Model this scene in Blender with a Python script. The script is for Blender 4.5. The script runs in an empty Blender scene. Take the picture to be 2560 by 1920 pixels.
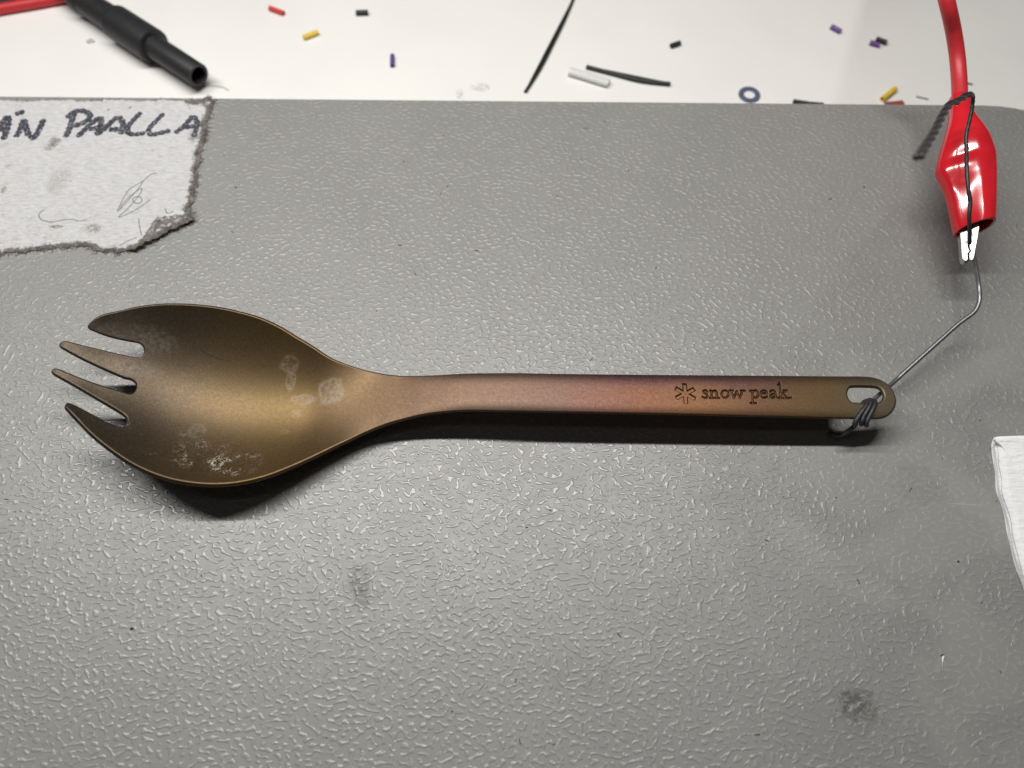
import bpy, bmesh, math, random
import numpy as np
from mathutils import Vector, Matrix
from mathutils.geometry import delaunay_2d_cdt

# ------------------------------------------------------------------ camera
S = 0.001                                   # everything below is written in millimetres
sc = bpy.context.scene
TILT = math.radians(26.0); HFOV = math.radians(68.0); CAM_H = 140.0
CAM = np.array([0.0, -CAM_H * math.tan(TILT), CAM_H])
cam_data = bpy.data.cameras.new("camera"); cam = bpy.data.objects.new("camera", cam_data)
sc.collection.objects.link(cam)
cam_data.sensor_width = 36.0; cam_data.lens = 18.0 / math.tan(HFOV / 2)
cam_data.clip_start = 0.005; cam_data.clip_end = 20.0
cam.location = CAM * S; cam.rotation_euler = (TILT, 0, 0)
cam_data.dof.use_dof = True; cam_data.dof.focus_distance = 0.150; cam_data.dof.aperture_fstop = 15.0
sc.camera = cam

# ------------------------------------------------------------------ world and lamps
world = bpy.data.worlds.new("World"); sc.world = world; world.use_nodes = True
bg = world.node_tree.nodes["Background"]
bg.inputs[0].default_value = (1.0, 0.97, 0.93, 1); bg.inputs[1].default_value = 0.022

def area(name, loc, target, sx, sy, power, col, roll=0.0):
    d = bpy.data.lights.new(name, 'AREA'); d.shape = 'RECTANGLE'; d.size = sx * S; d.size_y = sy * S
    d.energy = power; d.color = col
    o = bpy.data.objects.new(name, d); sc.collection.objects.link(o)
    o.location = Vector(loc) * S
    q = (Vector(target) - Vector(loc)).to_track_quat('-Z', 'Y')
    o.rotation_euler = q.to_euler()
    o.rotation_euler.rotate_axis('Z', roll)
    return o
area("desk_tube_lamp", (-78, 94, 290), (-78, 0, 0), 400, 10.5, 1.50, (1.0, 0.980, 0.948), math.radians(1.0))
area("ceiling_lamp", (-150, -120, 1700), (-150, -120, 0), 1200, 120, 0.55, (1.0, 0.97, 0.93))
sc.view_settings.view_transform = 'Standard'; sc.view_settings.look = 'None'
sc.view_settings.exposure = 0.0; sc.view_settings.gamma = 1.0

# ------------------------------------------------------------------ helpers
rng = random.Random(7)
F_PX = 1280 / math.tan(HFOV / 2)
RX = np.array([1.0, 0, 0]); UX = np.array([0, math.cos(TILT), math.sin(TILT)]); FX = np.array([0, math.sin(TILT), -math.cos(TILT)])
def at(px, py, z=0.0):
    """photo position (2560 x 1920) on the horizontal plane at height z, in mm"""
    d = FX * F_PX + RX * (px - 1280) + UX * (960 - py)
    return CAM + d * ((z - CAM[2]) / d[2])

def link(name, me, mat=None, parent=None):
    o = bpy.data.objects.new(name, me); sc.collection.objects.link(o)
    if mat is not None: me.materials.append(mat)
    if parent is not None: o.parent = parent
    return o
def mesh(name, verts, faces, mat=None, parent=None, smooth=True, origin=(0, 0, 0)):
    me = bpy.data.meshes.new(name)
    og = np.array(origin, float)
    me.from_pydata([tuple((np.array(v, float) - og) * S) for v in verts], [], [tuple(map(int, f)) for f in faces])
    me.validate(); me.update()
    if smooth: me.polygons.foreach_set('use_smooth', [True] * len(me.polygons))
    o = link(name, me, mat, parent)
    o.location = og * S
    return o
def empty(name, loc, rz=0.0):
    o = bpy.data.objects.new(name, None); sc.collection.objects.link(o)
    o.empty_display_size = 0.005
    o.location = Vector(loc) * S; o.rotation_euler = (0, 0, rz); return o
def tag(o, label, cat, group=None):
    o['label'] = label; o['category'] = cat
    if group: o['group'] = group
    return o

def catmull(pts, n=8, closed=False):
    p = np.array(pts, float); N = len(p); out = []
    rngi = range(N if closed else N - 1)
    for i in rngi:
        if closed: p0, p1, p2, p3 = p[(i-1) % N], p[i], p[(i+1) % N], p[(i+2) % N]
        else: p0, p1, p2, p3 = p[max(i-1, 0)], p[i], p[i+1], p[min(i+2, N-1)]
        for k in range(n):
            t = k / n
            out.append(0.5 * ((2*p1) + (-p0+p2)*t + (2*p0-5*p1+4*p2-p3)*t*t + (-p0+3*p1-3*p2+p3)*t**3))
    if not closed: out.append(p[-1])
    return np.array(out)
def resample(pts, step, closed=False):
    p = np.array(pts, float)
    if closed: p = np.vstack([p, p[:1]])
    d = np.r_[0, np.cumsum(np.linalg.norm(np.diff(p, axis=0), axis=1))]
    n = max(2, int(round(d[-1] / step)))
    t = np.linspace(0, d[-1], n + 1)
    if closed: t = t[:-1]
    return np.stack([np.interp(t, d, p[:, k]) for k in range(p.shape[1])], 1)

class MB:
    def __init__(s): s.v = []; s.f = []
    def add(s, v, f):
        b = len(s.v); s.v += [tuple(q) for q in v]; s.f += [tuple(b + i for i in q) for q in f]
    def tube(s, path, rad, seg=10, cap=True):
        p = np.array(path, float); n = len(p)
        r = np.full(n, rad, float) if np.isscalar(rad) else np.array(rad, float)
        T = np.gradient(p, axis=0); T /= np.linalg.norm(T, axis=1)[:, None]
        a = np.cross(T[0], [0, 0, 1.0])
        if np.linalg.norm(a) < 1e-3: a = np.cross(T[0], [0, 1.0, 0])
        a /= np.linalg.norm(a); V = []; 
        for i in range(n):
            a = a - T[i] * (a @ T[i]); a /= np.linalg.norm(a); b = np.cross(T[i], a)
            for k in range(seg):
                w = 2 * math.pi * k / seg
                V.append(p[i] + r[i] * (a * math.cos(w) + b * math.sin(w)))
        Fc = [(i*seg+k, i*seg+(k+1) % seg, (i+1)*seg+(k+1) % seg, (i+1)*seg+k) for i in range(n-1) for k in range(seg)]
        if cap: Fc += [tuple(range(seg))[::-1], tuple((n-1)*seg+k for k in range(seg))]
        s.add(V, Fc)
    def lathe(s, a, d, prof, seg=40, capa=False, capb=False):
        """profile of (distance along d, radius) turned about the axis from a"""
        d = np.array(d, float); d /= np.linalg.norm(d); e = np.cross(d, [0, 0, 1.0]); e /= np.linalg.norm(e); g = np.cross(d, e)
        V = [np.array(a) + d*t + r*(e*math.cos(2*math.pi*k/seg) + g*math.sin(2*math.pi*k/seg)) for t, r in prof for k in range(seg)]
        n = len(prof)
        Fc = [(i*seg+k, i*seg+(k+1) % seg, (i+1)*seg+(k+1) % seg, (i+1)*seg+k) for i in range(n-1) for k in range(seg)]
        if capa: Fc.append(tuple(range(seg))[::-1])
        if capb: Fc.append(tuple((n-1)*seg+k for k in range(seg)))
        s.add(V, Fc)
    def build(s, name, mat=None, parent=None, smooth=True, origin=(0, 0, 0)): return mesh(name, s.v, s.f, mat, parent, smooth, origin)
def auto_smooth(o, deg=40):
    me = o.data; bm = bmesh.new(); bm.from_mesh(me); bmesh.ops.recalc_face_normals(bm, faces=bm.faces)
    for e in bm.edges:
        if len(e.link_faces) == 2 and e.calc_face_angle(0) > math.radians(deg): e.smooth = False
    bm.to_mesh(me); bm.free(); return o

# ------------------------------------------------------------------ node helper
class NT:
    def __init__(s, name):
        s.m = bpy.data.materials.new(name); s.m.use_nodes = True; s.t = s.m.node_tree
        s.p = s.t.nodes["Principled BSDF"]; s.out = s.t.nodes["Material Output"]
        s._co = None
    def put(s, sock, v):
        if isinstance(v, bpy.types.NodeSocket): s.t.links.new(v, sock)
        elif v is not None:
            if hasattr(sock, 'default_value'):
                if sock.type == 'RGBA' and len(v) == 3: v = (*v, 1)
                sock.default_value = v
    def node(s, typ, ins=None, **props):
        n = s.t.nodes.new(typ)
        for k, v in props.items(): setattr(n, k, v)
        for k, v in (ins or {}).items(): s.put(n.inputs[k], v)
        return n
    def co(s):
        if s._co is None:
            tc = s.node('ShaderNodeTexCoord')
            s._co = s.node('ShaderNodeVectorMath', {0: tc.outputs['Object'], 1: (1000, 1000, 1000)}, operation='MULTIPLY').outputs[0]
        return s._co
    def xyz(s):
        q = s.node('ShaderNodeSeparateXYZ', {0: s.co()}); return q.outputs
    def math(s, op, a, b=None, c=None, clamp=False):
        n = s.node('ShaderNodeMath', operation=op, use_clamp=clamp)
        for i, v in enumerate((a, b, c)):
            if v is not None: s.put(n.inputs[i], v)
        return n.outputs[0]
    def step(s, v, a, b, lo=0.0, hi=1.0):
        n = s.node('ShaderNodeMapRange', {0: v, 1: a, 2: b, 3: lo, 4: hi}, interpolation_type='SMOOTHSTEP'); return n.outputs[0]
    def lin(s, v, a, b, lo=0.0, hi=1.0):
        n = s.node('ShaderNodeMapRange', {0: v, 1: a, 2: b, 3: lo, 4: hi}); return n.outputs[0]
    def noise(s, scale, detail=2, rough=.5, dist=0.0, vec=None, seed=0.0, color=False):
        v = vec if vec is not None else s.co()
        if seed: v = s.node('ShaderNodeVectorMath', {0: v, 1: (seed*17.3, seed*9.1, seed*5.7)}, operation='ADD').outputs[0]
        n = s.node('ShaderNodeTexNoise', {'Vector': v, 'Scale': scale, 'Detail': detail, 'Roughness': rough, 'Distortion': dist})
        return n.outputs['Color' if color else 'Fac']
    def warp(s, amount, scale, seed=3.0, detail=0.6):
        c = s.noise(scale, detail, .5, 0, None, seed, True)
        c = s.node('ShaderNodeVectorMath', {0: c, 1: (.5, .5, .5)}, operation='SUBTRACT').outputs[0]
        c = s.node('ShaderNodeVectorMath', {0: c, 'Scale': amount}, operation='SCALE').outputs[0]
        return s.node('ShaderNodeVectorMath', {0: s.co(), 1: c}, operation='ADD').outputs[0]
    def mix(s, f, a, b):
        n = s.node('ShaderNodeMix', data_type='RGBA'); s.put(n.inputs[0], f); s.put(n.inputs[6], a); s.put(n.inputs[7], b); return n.outputs[2]
    def mixf(s, f, a, b):
        n = s.node('ShaderNodeMix', data_type='FLOAT'); s.put(n.inputs[0], f); s.put(n.inputs[2], a); s.put(n.inputs[3], b); return n.outputs[0]
    def spot(s, x, y, rx, ry=None, wob=0.0, wscale=1.0, soft=.5, seed=1.0):
        """1 inside a blotch of radius rx, ry (mm) round x, y, 0 outside, with an uneven edge"""
        ry = ry or rx; X = s.xyz()
        a = s.math('DIVIDE', s.math('SUBTRACT', X[0], x), rx); b = s.math('DIVIDE', s.math('SUBTRACT', X[1], y), ry)
        d = s.math('SQRT', s.math('ADD', s.math('MULTIPLY', a, a), s.math('MULTIPLY', b, b)))
        if wob: d = s.math('ADD', d, s.math('MULTIPLY', s.math('SUBTRACT', s.noise(wscale, 4, .6, 0, None, seed), .5), wob))
        return s.step(d, 1.0 + soft*.5, 1.0 - soft*.5)
    def ramp(s, f, stops, interp='LINEAR'):
        n = s.node('ShaderNodeValToRGB', {0: f}); cr = n.color_ramp; cr.interpolation = interp
        while len(cr.elements) < len(stops): cr.elements.new(0.5)
        for e, (p, c) in zip(cr.elements, stops): e.position = p; e.color = (*c, 1)
        return n.outputs[0]
    def bump(s, h, dist, strength=1.0, normal=None):
        n = s.node('ShaderNodeBump', {'Height': h, 'Distance': dist * S, 'Strength': strength})
        if normal is not None: s.put(n.inputs['Normal'], normal)
        return n.outputs[0]
    def set(s, **kw):
        names = dict(color='Base Color', rough='Roughness', metal='Metallic', normal='Normal', spec='Specular IOR Level', trans='Transmission Weight',
                     sss='Subsurface Weight', coat='Coat Weight', coat_rough='Coat Roughness', ior='IOR', sheen='Sheen Weight', alpha='Alpha')
        for k, v in kw.items(): s.put(s.p.inputs[names[k]], v)
        return s.m
def plastic(name, col, rough=.4, var=.12, spec=.5, bumpd=.03, scale=3.0):
    t = NT(name); n = t.noise(scale, 3)
    dark = tuple(c * (1 - var) for c in col); lite = tuple(min(1, c * (1 + var)) for c in col)
    return t.set(color=t.mix(t.step(n, .3, .7), dark, lite), rough=t.lin(t.noise(scale*2, 3, .6, 0, None, 2), .3, .7, rough*.8, rough*1.25), spec=spec,
                 normal=t.bump(t.noise(scale*4, 3), bumpd))

# ------------------------------------------------------------------ setting: white table top
TZ = -20.0
t = NT("white_laminate")
sp = t.step(t.noise(.55, 3, .6, 0, None, 4), .70, .78)
fine = t.step(t.noise(1.6, 2, .5, 0, None, 8), .735, .79)
grime = t.step(t.noise(.02, 4, .6), .35, .75)
c = t.mix(grime, (.83, .82, .79), (.79, .78, .755))
c = t.mix(t.math('MULTIPLY', sp, .16), c, (.35, .33, .30)); c = t.mix(t.math('MULTIPLY', fine, .5), c, (.25, .24, .23))
for (px, py, rx, ry) in ((1202, 219, 2.6, 1.6), (1149, 236, 1.0, 1.9)):
    g = at(px, py, TZ); m_ = t.math('MULTIPLY', t.spot(g[0], g[1] , rx, ry, 1.6, 1.1, .7), t.step(t.noise(1.4, 4, .7), .42, .6))
    c = t.mix(t.math('MULTIPLY', m_, .55), c, (.22, .21, .20))
mat_table = t.set(color=c, rough=.38, spec=.35, normal=t.bump(t.noise(1.2, 2), .01))
tb = mesh("table_top", [(-1500, -900, TZ), (1500, -900, TZ), (1500, 900, TZ), (-1500, 900, TZ)], [(0, 1, 2, 3)], mat_table, smooth=False)
tb['kind'] = 'structure'

# ------------------------------------------------------------------ grey pebble-grained case
t = NT("grained_grey_plastic")
X = t.xyz()
flat2 = t.node('ShaderNodeMapping', {'Vector': t.warp(.9, .5), 'Rotation': (0, 0, math.radians(-14)), 'Scale': (.72, 1.04, 0)}).outputs[0]
def worms(scale, freq):
    ph = t.node('ShaderNodeTexGabor', {'Vector': flat2, 'Scale': scale, 'Frequency': freq, 'Anisotropy': 0.0}, gabor_type='2D').outputs['Phase']
    return t.math('COSINE', t.math('MULTIPLY', ph, 2*math.pi))
w1 = worms(.46, 1.75)
wdt = t.lin(t.noise(.9, 2, .5, 0, None, 7), .3, .7, .30, -.12)
ridge = t.step(t.math('SUBTRACT', w1, wdt), 0.0, 1.0)
gap = t.step(t.noise(.65, 2, .5, 0, None, 5), .33, .52)
ridge = t.math('MULTIPLY', ridge, t.math('ADD', .12, t.math('MULTIPLY', gap, .88)))
film = t.math('MULTIPLY', t.step(t.noise(.045, 3, .55, .6, None, 9), .46, .66), t.step(X[0], 25, 70))
film = t.math('MULTIPLY', film, t.step(X[1], 30, -5))
film = t.math('MAXIMUM', film, t.spot(70, -17, 17, 9, 1.6, .12, .8, 2.0))
keep = t.math('SUBTRACT', 1.0, t.math('MULTIPLY', film, .6))
base = t.mix(t.noise(.05, 4, .6), (.215, .212, .203), (.255, .251, .242))
base = t.mix(t.math('MULTIPLY', t.step(t.noise(1.7, 2, .5, 0, None, 3), .72, .78), .35), base, (.12, .12, .11))
base = t.mix(t.math('MULTIPLY', film, .50), base, (.34, .338, .325))
for (px, py, rx, ry, k, sd) in ((905, 1470, 3.6, 4.2, .22, 11), (2145, 1770, 4.6, 4.0, .22, 12), (1450, 1690, 6, 3, .14, 14), (2300, 1210, 5, 4, .16, 15), (898, 1450, 1.9, 2.6, .85, 2), (905, 1488, 1.4, 2.0, .6, 5), (2130, 1760, 2.0, 2.6, .8, 7), (2170, 1775, 1.6, 1.6, .7, 8), (2160, 1735, 1.4, .8, .6, 9)):
    g = at(px, py); m_ = t.math('MULTIPLY', t.spot(g[0], g[1], rx, ry, 1.7, .8, .5, sd), t.step(t.noise(.9, 5, .7, .5, None, sd), .36, .6))
    base = t.mix(t.math('MULTIPLY', m_, k), base, (.07, .068, .06))
tide = t.math('MULTIPLY', t.step(t.noise(.035, 3, .5, .5, None, 13), .50, .525), t.math('MULTIPLY', t.step(X[0], 20, 60), t.step(X[1], 20, -10)))
base = t.mix(t.math('MULTIPLY', tide, .10), base, (.12, .118, .11))
sct = t.node('ShaderNodeTexNoise', {'Vector': t.node('ShaderNodeMapping', {'Vector': t.warp(6, .03), 'Rotation': (0, 0, math.radians(-75)), 'Scale': (.03, 2.2, 1)}).outputs[0], 'Scale': 1.0, 'Detail': 1.0}).outputs['Fac']
base = t.mix(t.math('MULTIPLY', t.math('MULTIPLY', t.step(sct, .775, .80), t.step(t.noise(.08, 2, .5, 0, None, 33), .52, .6)), .30), base, (.50, .49, .46))
base = t.mix(t.math('MULTIPLY', t.step(ridge, .2, .9), .30), base, (.36, .355, .345))
nb = t.bump(t.math('MULTIPLY', ridge, keep), .085)
nb = t.bump(t.math('MULTIPLY', t.noise(5.0, 3, .6), t.math('SUBTRACT', 1.0, t.math('MULTIPLY', ridge, .8))), .022, 1.0, nb)
rough = t.mixf(film, t.mixf(t.step(ridge, .05, .8), t.math('ADD', t.lin(t.noise(.3, 3), .3, .7, .42, .50), t.lin(t.noise(.03, 3), .3, .7, -.05, .05)), .33), .31)
mat_case = t.set(color=base, rough=rough, spec=.75, normal=nb)

def rounded_rect(x0, y0, x1, y1, r, n=14):
    pts = []
    for cx, cy, a in ((x1-r, y1-r, 0), (x0+r, y1-r, 90), (x0+r, y0+r, 180), (x1-r, y0+r, 270)):
        for k in range(n + 1):
            w = math.radians(a + 90 * k / n); pts.append((cx + r*math.cos(w), cy + r*math.sin(w)))
    return pts
mb = MB(); E1 = at(0, 241); E2 = at(2330, 262)
rot = math.atan2(E2[1]-E1[1], E2[0]-E1[0]); ytop = E1[1] + (0 - E1[0]) * math.tan(rot) + .35
prof = [(0, TZ + .2), (0, -.7)] + [(.7*(1-math.cos(w)), -.7*(1-math.sin(w))) for w in [math.radians(a) for a in (15, 30, 45, 60, 75, 90)]]
V = []; NP = 0
for ins, z in prof:
    rr = rounded_rect(-260 + ins, -210 + ins, 152 - ins, ytop - ins, 34 - ins); NP = len(rr)
    V += [(x*math.cos(rot) - (y-ytop)*math.sin(rot), ytop + x*math.sin(rot) + (y-ytop)*math.cos(rot), z) for x, y in rr]
Fc = [(i*NP+k, i*NP+(k+1) % NP, (i+1)*NP+(k+1) % NP, (i+1)*NP+k) for i in range(len(prof)-1) for k in range(NP)]
Fc.append(tuple((len(prof)-1)*NP+k for k in range(NP)))
case = mesh("plastic_case", V, Fc, mat_case)
auto_smooth(case, 50)
tag(case, "large grey plastic case with pebbled grain lid, stained and worn, on the white table", "case")

# ------------------------------------------------------------------ spork
OUTLINE = [(3.51,10.11),(3.56,9.81),(4.14,9.42),(6.24,8.97),(8.37,8.81),(10.56,8.76),(11.98,8.75),(12.67,8.27),(12.91,7.34),(12.58,6.39),(11.87,5.91),(9.72,5.87),(6.48,6.06),(3.27,6.26),(0.40,6.60),(-0.53,6.56),(-0.94,6.15),(-0.79,5.48),(0.30,4.87),(2.13,4.06),(4.38,3.21),(7.09,2.32),(10.22,1.39),(11.49,1.31),(12.40,0.70),(12.67,-0.23),(12.51,-1.14),(11.96,-1.88),(10.07,-1.68),(6.85,-1.18),(3.54,-0.37),(-0.03,0.71),(-0.65,0.70),(-0.97,0.35),(-0.74,-0.20),(0.59,-0.91),(2.96,-1.98),(6.11,-3.51),(8.97,-4.89),(11.32,-6.05),(12.54,-6.78),(13.15,-7.56),(13.37,-8.64),(13.00,-9.70),(10.49,-9.13),(7.04,-7.63),(4.44,-6.64),(3.92,-6.79),(4.00,-7.48),(4.86,-8.23),(6.69,-9.84),(9.71,-12.41),(12.98,-14.72),(16.93,-17.11),(20.67,-18.84),(24.23,-19.96),(27.75,-20.61),(32.0,-20.75),(35.49,-20.4),(38.75,-19.51),(41.88,-18.19),(44.96,-16.41),(48.12,-14.38),(51.33,-12.17),(54.71,-10.07),(58.20,-8.03),(61.91,-6.53),(65.70,-5.55),(69.49,-4.84),(73.28,-4.48),(78.69,-4.30),(85.80,-4.40),(99.04,-4.40),(116.61,-4.32),(135.77,-4.26),(149.07,-4.15),(154.63,-4.05),(156.19,-3.98),(157.45,-3.65),(158.55,-2.90),(159.38,-1.93),(159.94,-0.70),(160.07,0.28),(159.88,1.77),(159.07,3.16),(157.95,4.08),(156.30,4.65),(154.06,4.75),(150.61,4.62),(136.90,4.26),(122.04,3.92),(105.96,3.64),(94.69,3.51),(85.66,3.50),(77.73,3.45),(72.79,3.36),(68.88,3.42),(64.90,3.72),(61.65,4.26),(58.10,5.09),(54.92,5.92),(51.73,6.86),(49.10,7.95),(45.91,9.77),(42.70,11.47),(39.45,13.18),(35.49,14.75),(31.59,15.68),(27.73,16.23),(23.93,16.50),(20.18,16.44),(16.53,16.08),(12.96,15.36),(9.50,14.25),(6.65,12.95),(4.98,11.78),(3.79,10.61)]
HOLE = [(152.42,2.39),(156.3,2.45),(157.51,2.0),(157.87,0.8),(157.20,-0.45),(155.9,-1.0),(152.25,-1.10),(151.17,-0.63),(150.87,0.6),(151.37,1.85)]
SPORK_AT = (-86.2172, -3.3284); SPORK_ROT = math.radians(-1.2596)
K_ = .93; TH = 0.95
UK = [0,8,20,35,45,52,58,64,70,78,90,120,165]
ZR = [K_*q for q in (13.5,13,11.6,9.3,7,5.2,4.6,5.6,7.0,8.3,8.8,8.6,7.6)]
ZC = [K_*q for q in (12.4,8.8,3.3,1.0,1.7,3.2,4.3,5.6,7.0,8.3,8.8,8.6,7.6)]
UC = [0,4,8,12,16,20,25,30,35,40,45,50,55,60,65,70,80,100,130,165]
CC = [1.54,1.64,1.42,0.59,-0.27,-1.05,-1.81,-2.34,-2.69,-2.99,-3.07,-2.78,-2.0,-1.31,-1.01,-0.77,-0.52,-0.58,-0.25,0.13]
WW = [9.03,9.13,12.38,14.63,16.27,17.48,18.26,18.28,17.58,15.89,13.32,10.31,7.9,6.0,4.72,4.08,3.85,3.97,4.16,4.27]
def pchip(x, xs, ys):
    xs = np.array(xs, float); ys = np.array(ys, float); h = np.diff(xs); d = np.diff(ys)/h
    m = np.zeros(len(xs)); m[0] = d[0]; m[-1] = d[-1]
    for i in range(1, len(xs)-1):
        m[i] = 0 if d[i-1]*d[i] <= 0 else (h[i-1]+h[i])*d[i-1]*d[i]/(h[i-1]*d[i]+h[i]*d[i-1])
    x = np.clip(x, xs[0], xs[-1]); i = np.clip(np.searchsorted(xs, x)-1, 0, len(h)-1); q = (x-xs[i])/h[i]
    return (2*q**3-3*q**2+1)*ys[i]+(q**3-2*q**2+q)*h[i]*m[i]+(-2*q**3+3*q**2)*ys[i+1]+(q**3-q**2)*h[i]*m[i+1]
def sheet(u, v):
    u = np.asarray(u, float); v = np.asarray(v, float)
    zc = pchip(u, UK, ZC); zr = pchip(u, UK, ZR); c_ = pchip(u, UC, CC); w = pchip(u, UC, WW)
    q = np.clip(np.sqrt((v-c_)**2 + .02) / w, 0, 1.15)
    return zc + (zr-zc)*q**2.1 - .42*np.clip((u-62)/14, 0, 1)*q**4

# stamped mark: strokes in (u, v)
LO = np.array([131.32, .0807]); LDX = np.array([.02245, .000715]); LDY = np.array([-.002644, -.02432])
def z4(X, Y): return tuple(LO + LDX*(X-780) + LDY*(Y-370))
def ell(cx, cy, rx, ry, a0=0, a1=360, n=16): return [(cx+rx*math.cos(math.radians(a0+(a1-a0)*k/n)), cy+ry*math.sin(math.radians(a0+(a1-a0)*k/n))) for k in range(n+1)]
LETTERS = [  # strokes of the lettering, in the photo's own slant
    [(440,350),(432,340),(418,338),(405,346),(408,358),(424,368),(440,378),(444,392),(432,403),(416,405),(401,396)],
    [(462,342),(476,341),(478,405)], [(463,405),(493,405)], [(478,356),(495,342),(512,342),(522,356),(524,405)], [(510,405),(542,405)],
    ell(592,372,30,32),
    [(632,341),(662,341)], [(644,341),(668,403),(694,345)], [(694,345),(718,403),(744,342)], [(728,342),(764,342)],
    [(808,345),(828,342),(832,448)], [(812,449),(858,449)], ell(853,372,25,32,-170,150),
    [(898,366),(955,364),(950,348),(930,339),(908,346),(897,366),(900,388),(916,403),(936,404),(954,394)],
    [(982,352),(995,340),(1014,341),(1026,352),(1028,396),(1044,404)], [(1027,368),(1000,374),(982,386),(984,400),(1000,406),(1027,392)],
    [(1052,292),(1068,288),(1072,405)], [(1056,406),(1090,406)], [(1074,375),(1112,342)], [(1098,341),(1128,341)], [(1088,362),(1126,405)], [(1112,406),(1146,406)],
    [(1160,404),(1161,404)],
]
ac = (119.48, -.19); AST = [((ac[0], ac[1]), (ac[0] + 2.08*math.cos(math.radians(90-.8+60*k)), ac[1] + 2.08*math.sin(math.radians(90-.8+60*k)))) for k in range(6)]
def seg_dist(P, segs):
    d = np.full(len(P), 9.0)
    for a, b in segs:
        a = np.array(a); b = np.array(b); ab = b-a; q = np.clip(((P-a)@ab)/max(ab@ab, 1e-9), 0, 1)
        d = np.minimum(d, np.linalg.norm(P-a-q[:, None]*ab, axis=1))
    return d
LSEG = [(z4(*a), z4(*b)) for st in LETTERS for a, b in zip(st[:-1], st[1:])]
def ast_dist(P):                                    # flat-ended arms
    d = np.full(len(P), 9.0)
    for a, b in AST:
        a = np.array(a); b = np.array(b); L_ = np.linalg.norm(b-a); e = (b-a)/L_; n_ = np.array([-e[1], e[0]])
        al = (P-a)@e; ac_ = np.abs((P-a)@n_)
        d = np.minimum(d, np.maximum(ac_ - .38, np.maximum(al - L_, -al)))
    return d
PATCH = (116.4, 141.2, -2.8, 2.5)
def marks(P):
    dl = np.full(len(P), 9.0); da = np.full(len(P), 9.0)
    k = (P[:, 0] > PATCH[0]) & (P[:, 0] < PATCH[1]) & (P[:, 1] > PATCH[2]) & (P[:, 1] < PATCH[3])
    if k.any(): dl[k] = seg_dist(P[k], LSEG) - .165; da[k] = ast_dist(P[k])
    return dl, da
def engraved(P):
    dl, da = marks(P); d = np.minimum(dl, da)
    q = np.clip((.09 - d)/np.where(da < dl, .22, .27), 0, 1)
    return sheet(P[:, 0], P[:, 1]) - .34 * q*q*(3-2*q)

oc = resample(catmull(OUTLINE, 10, True), .35, True); hc = resample(catmull(HOLE, 10, True), .3, True)
def inset(loop, d):                                 # move a counter-clockwise loop inwards
    T = np.roll(loop, -1, 0) - np.roll(loop, 1, 0); T /= np.linalg.norm(T, axis=1)[:, None]
    return loop + np.stack([-T[:, 1], T[:, 0]], 1) * d, np.stack([T[:, 1], -T[:, 0]], 1)
def ccw(l): return l if np.sum(l[:, 0]*np.roll(l[:, 1], -1) - np.roll(l[:, 0], -1)*l[:, 1]) > 0 else l[::-1]
oc = ccw(oc); hc = ccw(hc)[::-1]                     # hole runs clockwise so that 'inwards' means into the metal
oi, on = inset(oc, TH*.30); hi, hn = inset(hc, TH*.42)
def inside(P, loop):
    x, y = P[:, 0], P[:, 1]; r = np.zeros(len(P), bool); a = loop; b = np.roll(loop, -1, 0)
    for (x1, y1), (x2, y2) in zip(a, b):
        if y1 == y2: continue
        k = ((y1 > y) != (y2 > y)) & (x < (x2-x1)*(y-y1)/(y2-y1)+x1); r ^= k
    return r
def near(P, loop, d):
    r = np.zeros(len(P), bool)
    for i in range(0, len(P), 4000):
        q = P[i:i+4000]; r[i:i+4000] = (((q[:, None, :]-loop[None])**2).sum(2).min(1) < d*d)
    return r
gx, gy = np.meshgrid(np.arange(-2, 162, .75), np.arange(-22, 18, .75)); gx = gx + .37*(np.arange(gx.shape[0]) % 2)[:, None]
G = np.stack([gx.ravel(), gy.ravel()], 1)
G = G[~((G[:, 0] > PATCH[0]-.3) & (G[:, 0] < PATCH[1]+.3) & (G[:, 1] > PATCH[2]-.3) & (G[:, 1] < PATCH[3]+.3))]
fx, fy = np.meshgrid(np.arange(PATCH[0], PATCH[1], .085), np.arange(PATCH[2], PATCH[3], .085)); fx = fx + .04*(np.arange(fx.shape[0]) % 2)[:, None]
G = np.vstack([G, np.stack([fx.ravel(), fy.ravel()], 1)])
G = G[inside(G, oi) & ~inside(G, hi)]; G = G[~near(G, oi, .3) & ~near(G, hi, .25)]
pts = np.vstack([oi, hi, G]); no, nh = len(oi), len(hi)
edges = [(i, (i+1) % no) for i in range(no)] + [(no+i, no+(i+1) % nh) for i in range(nh)]
cv, ce, cf, ov, oe, of = delaunay_2d_cdt([Vector(p) for p in pts], edges, [], 0, 1e-6)
cv = np.array([tuple(p) for p in cv]); cf = np.array([tuple(f) for f in cf if len(f) == 3])
cen = cv[cf].mean(1); keepf = inside(cen, oi) & ~inside(cen, hi); cf = cf[keepf]; cen = cen[keepf]
n0 = len(cv)
def grad_normal(fun, P, h=.03):
    du = (fun(P+[h, 0])-fun(P-[h, 0]))/(2*h); dv = (fun(P+[0, h])-fun(P-[0, h]))/(2*h)
    n_ = np.stack([-du, -dv, np.ones(len(P))], 1); return n_/np.linalg.norm(n_, axis=1)[:, None]
sm = lambda P: sheet(P[:, 0], P[:, 1])
Nb = grad_normal(sm, cv, .08); zt = engraved(cv); Nt = grad_normal(engraved, cv)
base3 = np.c_[cv, sm(cv)]
top = base3 + Nb*TH/2 + np.c_[np.zeros((n0, 2)), zt - base3[:, 2]]; bot = base3 - Nb*TH/2
VV = [top, bot]; NN = [Nt, -Nb]; FF = []; RG = []     # faces, region centroid, is-top
for f, c_ in zip(cf, cen):
    FF.append(tuple(f)); RG.append((c_[0], c_[1], 1)); FF.append((f[0]+n0, f[2]+n0, f[1]+n0)); RG.append((c_[0], c_[1], 0))
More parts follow.
